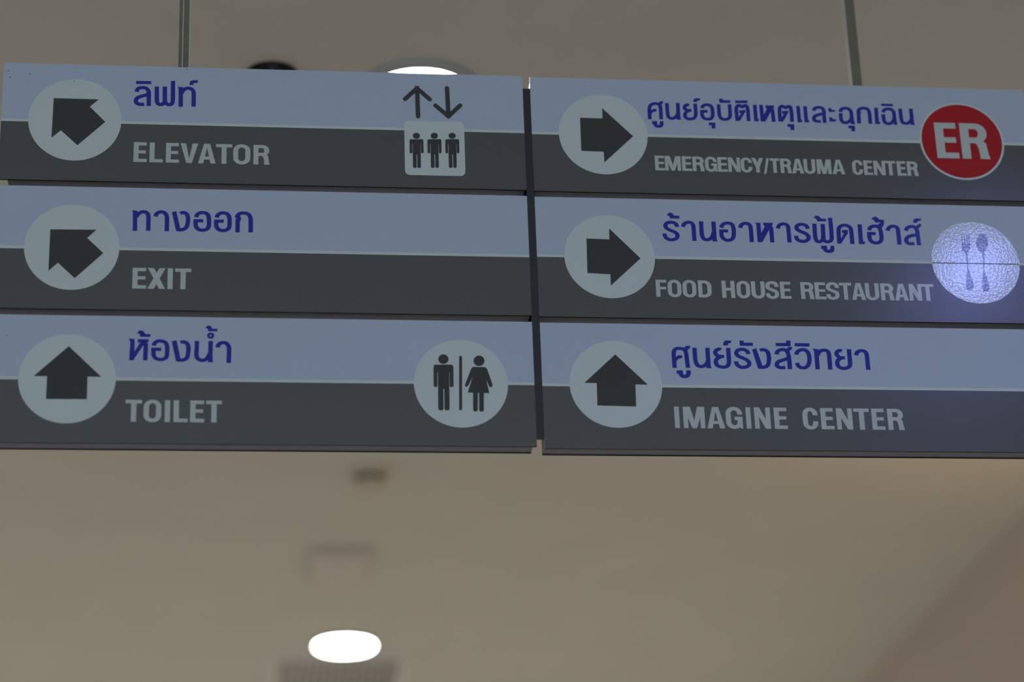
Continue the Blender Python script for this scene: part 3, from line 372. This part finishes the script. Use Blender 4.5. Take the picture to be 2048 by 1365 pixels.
-3853]],[[8808,-4029],[8828,-4028],[8883,-4268],[8894,-4421],[8864,-4476],[8815,-4492],[8765,-4477],[8748,-4412],[8760,-4270]]],"fork":[[[8447,-3286],
[8468,-3285],[8465,-3485],[8446,-3485]],[[8495,-3285],[8518,-3284],[8512,-3484],[8492,-3484]],[[8547,-3284],[8569,-3283],[8560,-3483],[8539,-3483]],
[[8592,-3287],[8612,-3287],[8605,-3482],[8585,-3482]],[[8431,-3474],[8611,-3471],[8589,-3593],[8540,-3664],[8488,-3672],[8436,-3618]],[[8491,-3639],
[8541,-3638],[8509,-4078],[8488,-4078],[8492,-3859]],[[8487,-4035],[8520,-4034],[8571,-4252],[8582,-4393],[8548,-4459],[8495,-4475],[8447,-4455],[8426,
-4396],[8444,-4254]]]}}''')
U = 1e-4

# ------------------------------------------------------------------ setting
def struct(name, bm, m):
    o = link_mesh(name, bm, m); o['kind'] = 'structure'; return o
XL, XR, YB, YF = -4.2, 2.215, -12.0, 24.0
bm = bmesh.new(); box(bm, XL, XR, YB, YF, -0.1, 0.0); struct('floor', bm, M_FLOOR)
bm = bmesh.new()
VENT = (-0.095, 5.83, 0.30)
# ceiling as a slab pieced round its openings
HOLES = [(VENT[0] - .265, VENT[0] + .265, VENT[1] - .265, VENT[1] + .265)]
xs = sorted({XL, XR} | {h[i] for h in HOLES for i in (0, 1)}); ys = sorted({YB, YF} | {h[i] for h in HOLES for i in (2, 3)})
grid = {}
def gv(i, j):
    if (i, j) not in grid: grid[(i, j)] = bm.verts.new((xs[i], ys[j], CEIL))
    return grid[(i, j)]
for i in range(len(xs) - 1):
    for j in range(len(ys) - 1):
        cx = (xs[i] + xs[i + 1]) / 2; cy = (ys[j] + ys[j + 1]) / 2
        if any(h[0] < cx < h[1] and h[2] < cy < h[3] for h in HOLES): continue
        bm.faces.new((gv(i, j), gv(i, j + 1), gv(i + 1, j + 1), gv(i + 1, j)))
ret = bmesh.ops.extrude_face_region(bm, geom=bm.faces[:])
bmesh.ops.translate(bm, vec=(0, 0, 0.2), verts=[v for v in ret['geom'] if isinstance(v, bmesh.types.BMVert)])
struct('ceiling', bm, M_CEIL)
bm = bmesh.new(); box(bm, XR, XR + 0.12, YB, YF, 0, CEIL + .2); struct('wall_right', bm, M_WALL)
bm = bmesh.new(); box(bm, XL - 0.12, XL, YB, YF, 0, CEIL + .2); struct('wall_left', bm, M_WALL)
bm = bmesh.new(); box(bm, XL - .12, XR + .12, YF, YF + 0.12, 0, CEIL + .2); struct('wall_back', bm, M_WALL)

# ------------------------------------------------------------------ hanging sign
sign = empty('hanging_sign', (0, 0, ZT), 'two-column grey hospital direction sign hanging from the ceiling on two metal rods', 'sign')
ROWX = [(-1.0074, -0.0074), (0.0074, 1.0074)]
ZR, BR, DR = DATA['Z'], DATA['B'], DATA['D']
KEYS = [['elevator', 'exit', 'toilet'], ['emergency', 'restaurant', 'imaging']]
TEXT = {'elevator': 'sign panel reading ELEVATOR with a lift pictogram', 'exit': 'sign panel reading EXIT', 'toilet': 'sign panel reading TOILET with a man and woman pictogram',
        'emergency': 'sign panel reading EMERGENCY/TRAUMA CENTER with a red ER roundel', 'restaurant': 'sign panel reading FOOD HOUSE RESTAURANT with a fork and spoon roundel', 'imaging': 'sign panel reading IMAGINE CENTER'}
ARROW = {'elevator': 'dark arrow pointing up and left', 'exit': 'dark arrow pointing up and left', 'toilet': 'dark arrow pointing up', 'emergency': 'dark arrow pointing right', 'restaurant': 'dark arrow pointing right', 'imaging': 'dark arrow pointing up'}
INSET = {'elevator': (.017, .002), 'exit': (.006, .002), 'toilet': (.002, .006), 'emergency': (.002, .004), 'restaurant': (.002, .004), 'imaging': (.0, .004)}
def lab(o, t): o['label'] = t; return o
def disc(cx, cz, r, base, top, n=96):
    bm = bmesh.new(); plate(bm, [(cx + r * math.cos(2 * math.pi * k / n), cz + r * math.sin(2 * math.pi * k / n)) for k in range(n)], base, top); return bm
def shapes_mesh(rows, base, top):
    bm = bmesh.new(); k = 0
    for row in rows:
        tp = top + 0.000015 * (k % 9); k += 1
        if row[0] == 'P': plate(bm, [(x * U, z * U) for x, z in row[1]], base, tp)
        elif row[0] == 'R':
            cx, cz, ro, ri = [v * U for v in row[1:]]
            w = ro - ri; rm = (ro + ri) / 2
            ribbon(bm, arc(cx, cz, rm, rm * .92, 0, 362, 40), w, w * .9, base, tp)
        else:
            pts = [(x * U, z * U) for x, z in row[3]]
            if row[0] == 'S': pts = catmull(pts, 5)
            ribbon(bm, pts, row[1] * U, row[2] * U, base, tp)
    return bm
def latin_mesh(spec, base, top):
    bz, tz, let = spec; bm = bmesh.new(); k = 0; h = (tz - bz) * U
    for ch, x0, x1 in let:
        for sh in capital(ch, (x1 - x0) * U, h):
            tp = top + 0.000015 * (k % 9); k += 1
            P = [(x0 * U + x, bz * U + z) for x, z in sh[1]]
            if sh[0] == 'P': plate(bm, P, base, tp)
            else: ribbon(bm, P, sh[2], sh[3], base, tp)
    return bm
def polys_mesh(polys, base, top):
    bm = bmesh.new()
    for k, P in enumerate(polys): plate(bm, [(x * U, z * U) for x, z in P], base, top + 0.000015 * k)
    return bm
for c in (0, 1):
    x0, x1 = ROWX[c]
    for r in range(3):
        key = KEYS[c][r]; z1 = ZR[c][r] * U; z0 = BR[c][r] * U; zd = DR[c][r] * U
        bm = bmesh.new(); box(bm, x0, x1, 0.0, 0.004, z0, z1)
        panel = lab(link_mesh('sign_panel', bm, M_WHITE, sign), TEXT[key])
        panel.data.materials.append(M_BLACK)
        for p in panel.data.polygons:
            if p.normal.z < -0.9: p.material_index = 1  # underside coloured black to paint the shadow line below the face plate
        il, ir = INSET[key]
        bm = bmesh.new(); box(bm, x0 + il, x1 - ir, 0.004, 0.037, z0 + 0.0022, z1 - 0.002)
        link_mesh('panel_housing', bm, M_HOUSING, panel, bevel=0.0008)
        bm = bmesh.new(); box(bm, x0 + il, x1 - ir, 0.037, 0.039, z0 + 0.0005, z1 - 0.002)
        link_mesh('back_plate', bm, M_BLACK, panel)
        bm = bmesh.new(); plate(bm, [(x0, zd + 0.0062), (x1, zd + 0.0062), (x1, z1), (x0, z1)], -0.0002, 0.0004)
        lab(link_mesh('colour_band', bm, M_BAND, panel), 'pale blue upper band')
        bm = bmesh.new(); plate(bm, [(x0, z0), (x1, z0), (x1, zd), (x0, zd)], -0.0002, 0.0004)
        lab(link_mesh('colour_band', bm, M_DARK, panel), 'dark grey lower band')
        dx, dz, dr = [v * U for v in DATA['discs'][c * 3 + r]]
        lab(link_mesh('arrow_disc', disc(dx, dz, dr, 0, 0.0009), M_WHITE, panel), 'white disc behind the arrow')
        lab(link_mesh('arrow', polys_mesh([DATA['g']['arrow_' + key]], 0.0005, 0.0013), M_PRINT, panel), ARROW[key])
        lab(link_mesh('thai_lettering', shapes_mesh(DATA['thai'][key], 0.0, 0.0009), M_BLUE, panel), 'blue Thai lettering')
        bz, tz, let = DATA['latin'][key]; words = [[let[0]]]
        for q in let[1:]:
            if q[1] - words[-1][-1][2] > 110: words.append([])
            words[-1].append(q)
        for wd in words: lab(link_mesh('english_lettering', latin_mesh([bz, tz, wd], 0.0, 0.0009), M_LETTER, panel), 'pale capitals reading ' + ''.join(q[0] for q in wd))
        SPK = {'elevator': [(-.9985, -.0179), (-.995, -.032), (-.9577, -.0233), (-.8741, -.0371), (-.661, -.0045), (-.6708, -.089)], 'toilet': [(-.9754, -.5692)], 'emergency': [(.5524, -.0997)]}.get(key)
        if SPK:
            bm = bmesh.new()
            for q in SPK: plate(bm, arc(q[0], q[1], .0009, .0010, 0, 300, 5), 0.0002, 0.0013)
            sp = link_mesh('dirt_speck', bm, M_BLACK, panel); sp['kind'] = 'stuff'
        if key == 'elevator':
            for nm in ('up', 'down'):
                bm = bmesh.new(); A = DATA['g'][nm]; sgn = 1 if nm == 'up' else -1
                for k, (p, q) in enumerate(A):
                    P = [(p[0] * U, p[1] * U), (q[0] * U, q[1] * U)]; tp = 0.0009 + 0.00002 * k
                    if k == 0: e = 1 if nm == 'up' else 0
                    ribbon(bm, P, 0.0088, 0.0088, 0, tp)
                    ends = {0: [P[1]] if nm == 'up' else [P[0]], 1: [P[0]], 2: [P[1]] if nm == 'up' else [P[0]]}[k]
                    for e in ends: plate(bm, arc(e[0], e[1], 0.0044, 0.0044, 0, 345, 16), 0, tp + 0.00007)
                t = A[0][0] if nm == 'up' else A[0][1]
                tx, tz = t[0] * U, t[1] * U
                tx2, tz2 = (A[1][1][0] * U, A[1][1][1] * U)
                plate(bm, [(tx2, tz2 + sgn * .0058), (tx2 - .0062, tz2 - .0002 * sgn), (tx2, tz2 - sgn * .006), (tx2 + .0062, tz2 - .0002 * sgn)], 0, 0.00115)
                lab(link_mesh('lift_arrow', bm, M_PRINT, panel), 'thin dark arrow pointing ' + nm)
            g = DATA['g']['card']; cx0 = (g[0][0] + g[3][0]) / 2 * U; cx1 = (g[1][0] + g[2][0]) / 2 * U; cz1 = g[0][1] * U; cz0 = g[2][1] * U; rr = 0.010
            P = arc(cx1 - rr, cz1 - rr, rr, rr, 0, 90, 6) + arc(cx0 + rr, cz1 - rr, rr, rr, 90, 180, 6) + arc(cx0 + rr, cz0 + rr, rr, rr, 180, 270, 6) + arc(cx1 - rr, cz0 + rr, rr, rr, 270, 360, 6)
            bm = bmesh.new(); plate(bm, P, 0, 0.0009); lab(link_mesh('pictogram_card', bm, M_WHITE, panel), 'white rounded square behind three figures')
            for k in range(3): lab(link_mesh('person_pictogram', polys_mesh(DATA['pict']['lift_%d' % k], 0.0005, 0.0013), M_PRINT, panel), 'dark standing figure')
        if key == 'toilet':
            a, b_, e = [v * U for v in DATA['discs'][6]]
            link_mesh('pictogram_disc', disc(a, b_, e, 0, 0.0009), M_WHITE, panel)
            lab(link_mesh('person_pictogram', polys_mesh(DATA['pict']['toilet_man'], 0.0005, 0.0013), M_PRINT, panel), 'dark figure of a man')
            lab(link_mesh('person_pictogram', polys_mesh(DATA['pict']['toilet_woman'], 0.0005, 0.0013), M_PRINT, panel), 'dark figure of a woman in a skirt')
            p, q = DATA['g']['bar']; bm = bmesh.new(); P = arc(p[0] * U, p[1] * U, .0028, .0028, 0, 180, 8) + arc(q[0] * U, q[1] * U, .0028, .0028, 180, 360, 8); plate(bm, P, 0.0005, 0.0013)
            link_mesh('divider_bar', bm, M_PRINT, panel)
        if key == 'emergency':
            a, b_, e = [v * U for v in DATA['discs'][7]]
            lab(link_mesh('pictogram_disc', disc(a, b_, e, 0, 0.0009), M_WHITE, panel), 'white rim of the red roundel')
            lab(link_mesh('red_disc', disc(a, b_, e - 0.0043, 0.0005, 0.0012), M_RED, panel), 'red roundel')
            lab(link_mesh('roundel_lettering', latin_mesh(DATA['latin']['er'], 0.0005, 0.0015), M_LETTER, panel), 'white ER letters')
        if key == 'restaurant':
            a, b_, e = [v * U for v in DATA['discs'][8]]
            lab(link_mesh('pictogram_disc', disc(a, b_, e, 0, 0.0009), M_PEARL, panel), 'shiny white roundel catching a bluish glare')
            lab(link_mesh('fork_pictogram', polys_mesh(DATA['pict']['fork'], 0.0005, 0.0011), M_CUTLERY, panel), 'faint grey fork')
            lab(link_mesh('spoon_pictogram', polys_mesh(DATA['pict']['spoon'], 0.0005, 0.0011), M_CUTLERY, panel), 'faint grey spoon')
            bm = bmesh.new(); zz = -0.3897; plate(bm, [(a - e + .001, zz - .0009), (a + e - .001, zz - .0009), (a + e - .001, zz + .0009), (a - e + .001, zz + .0009)], 0.0005, 0.00125)
            lab(link_mesh('seam_line', bm, M_SEAM, panel), 'thin dark seam across the roundel')
bm = bmesh.new(); box(bm, -0.0073, 0.0073, 0.0005, 0.009, -0.7600, -0.0270)
lab(link_mesh('centre_post', bm, M_POST, sign), 'dark post in the gap between the two columns')
bm = bmesh.new(); box(bm, -0.72, 0.70, 0.040, 0.060, -0.07, -0.04); box(bm, -0.72, 0.70, 0.040, 0.060, -0.60, -0.57); box(bm, -0.012, 0.012, 0.040, 0.060, -0.57, -0.07)
link_mesh('rear_frame', bm, M_POST, sign)
top = CEIL - ZT
def rod(xa, xb, ridge):
    bm = bmesh.new(); box(bm, xa, xb, 0.012, 0.034, -0.004, top); 
    r = link_mesh('hanging_rod', bm, M_ROD, sign, bevel=0.0012)
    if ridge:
        bm = bmesh.new(); box(bm, xa + 0.0068, xa + 0.0086, 0.0095, 0.0118, -0.002, top - 0.005); link_mesh('rod_ridge_lit_edge', bm, M_RODEDGE, r)
        bm = bmesh.new(); box(bm, xb - 0.0012, xb + 0.0006, 0.0098, 0.0119, -0.002, top - 0.005); link_mesh('rod_ridge_lit_edge', bm, M_RODEDGE, r)  # pale strip painting the light caught on the right edge
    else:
        bm = bmesh.new(); box(bm, xa - 0.0010, xa - 0.0001, 0.013, 0.033, -0.002, top - 0.005); link_mesh('rod_ridge_lit_edge', bm, M_RODEDGE, r)  # pale strip painting the lamplit left side of the rod
    bm = bmesh.new(); box(bm, xa - 0.02, xb + 0.02, -0.008, 0.054, top - 0.006, top); link_mesh('ceiling_plate', bm, M_ROD, r)
rod(-0.6772, -0.6562, True)
rod(0.6620, 0.6815, False)

# ------------------------------------------------------------------ ceiling fittings
def downlight(x, y, r, rt, label):
    root = empty('ceiling_downlight', (x, y, CEIL), label, 'ceiling light', 'round ceiling downlights')
    bm = bmesh.new(); lathe(bm, [(rt, 0.0), (rt, -0.008), (rt - 0.006, -0.011), (r + 0.004, -0.012), (r, -0.010), (r, 0.0)], closed=True)
    link_mesh('trim_ring', bm, M_TRIM, root, smooth=False)
    bm = bmesh.new(); lathe(bm, [(0, -0.0115), (r - 0.001, -0.0115), (r - 0.001, -0.001), (0, -0.001)]); link_mesh('diffuser', bm, M_LAMP, root)
    return root
downlight(-0.145, 0.738, 0.115, 0.143, 'round lit downlight just above the top edge of the left sign column')
downlight(-0.087, 5.355, 0.114, 0.136, 'round lit downlight near the bottom of the view, beside the air vent')

root = empty('smoke_detector', (-0.106, 3.315, CEIL), 'small round smoke detector under the ceiling between sign and square box', 'smoke detector')
bm = bmesh.new(); lathe(bm, [(0, 0), (0.070, 0), (0.070, -0.010), (0.062, -0.020), (0, -0.020)]); link_mesh('base', bm, M_PLASTIC, root)
bm = bmesh.new(); lathe(bm, [(0, -0.020), (0.048, -0.020), (0.048, -0.038), (0, -0.038)]); lab(link_mesh('sensor_slot', bm, M_SLOT, root), 'dark slotted ring')
bm = bmesh.new(); lathe(bm, [(0, -0.038), (0.055, -0.038), (0.052, -0.054), (0.036, -0.068), (0, -0.074)]); link_mesh('cap', bm, M_PLASTIC, root)

root = empty('dome_fitting', (-0.483, 0.684, CEIL), 'small dark round dome on the ceiling just above the left sign column', 'ceiling dome')
bm = bmesh.new(); lathe(bm, [(0, 0), (0.060, 0), (0.060, -0.008), (0.058, -0.012), (0, -0.012)]); link_mesh('base_ring', bm, M_DOME, root)
bm = bmesh.new(); lathe(bm, [(0.052, -0.012)] + [(0.052 * math.cos(t * math.pi / 12), -0.012 - 0.040 * math.sin(t * math.pi / 12)) for t in range(1, 6)] + [(0, -0.052)]); link_mesh('dome', bm, M_DOME, root, smooth=True)

root = empty('ceiling_box', (-0.160, 4.29, CEIL), 'shallow square white box fixed to the ceiling beyond the smoke detector', 'ceiling panel')
bm = bmesh.new(); box(bm, -0.108, 0.108, -0.20, 0.20, -0.030, 0.0); link_mesh('box_body', bm, M_BOXP, root, bevel=0.003)
bm = bmesh.new(); box(bm, -0.098, 0.098, -0.19, 0.19, -0.034, -0.030); link_mesh('cover', bm, M_BOXP, root, bevel=0.001)

vx, vy, vr = VENT
root = empty('air_vent', (vx, vy, CEIL), 'square slatted air vent in the ceiling at the bottom edge of the view', 'air vent')
bm = bmesh.new()
for (a, b_, c_, d_) in ((-vr, vr, -vr, -.25), (-vr, vr, .25, vr), (-vr, -.25, -.25, .25), (.25, vr, -.25, .25)): box(bm, a, b_, c_, d_, -0.012, 0.0)
link_mesh('frame', bm, M_VENT, root)
bm = bmesh.new()
for (a, b_, c_, d_) in ((-.26, .26, -.26, -.252), (-.26, .26, .252, .26), (-.26, -.252, -.252, .252), (.252, .26, -.252, .252)): box(bm, a, b_, c_, d_, 0.0, 0.15)
box(bm, -.26, .26, -.26, .26, .15, .155)
lab(link_mesh('throat', bm, M_VENTDARK, root), 'dark inside of the vent')
NS = 15
slat_me = None
for k in range(NS):
    x = -0.235 + 0.47 * k / (NS - 1)
    if slat_me is None:
        bm = bmesh.new(); box(bm, -0.0015, 0.0015, -0.185, 0.249, -0.004, 0.030)
        s = link_mesh('slat', bm, M_VENT, root); slat_me = s.data
    else:
        s = bpy.data.objects.new('slat', slat_me); COL.objects.link(s); s.parent = root
    s.location = (x, 0, 0); s.rotation_euler = (0, 0.9, 0)
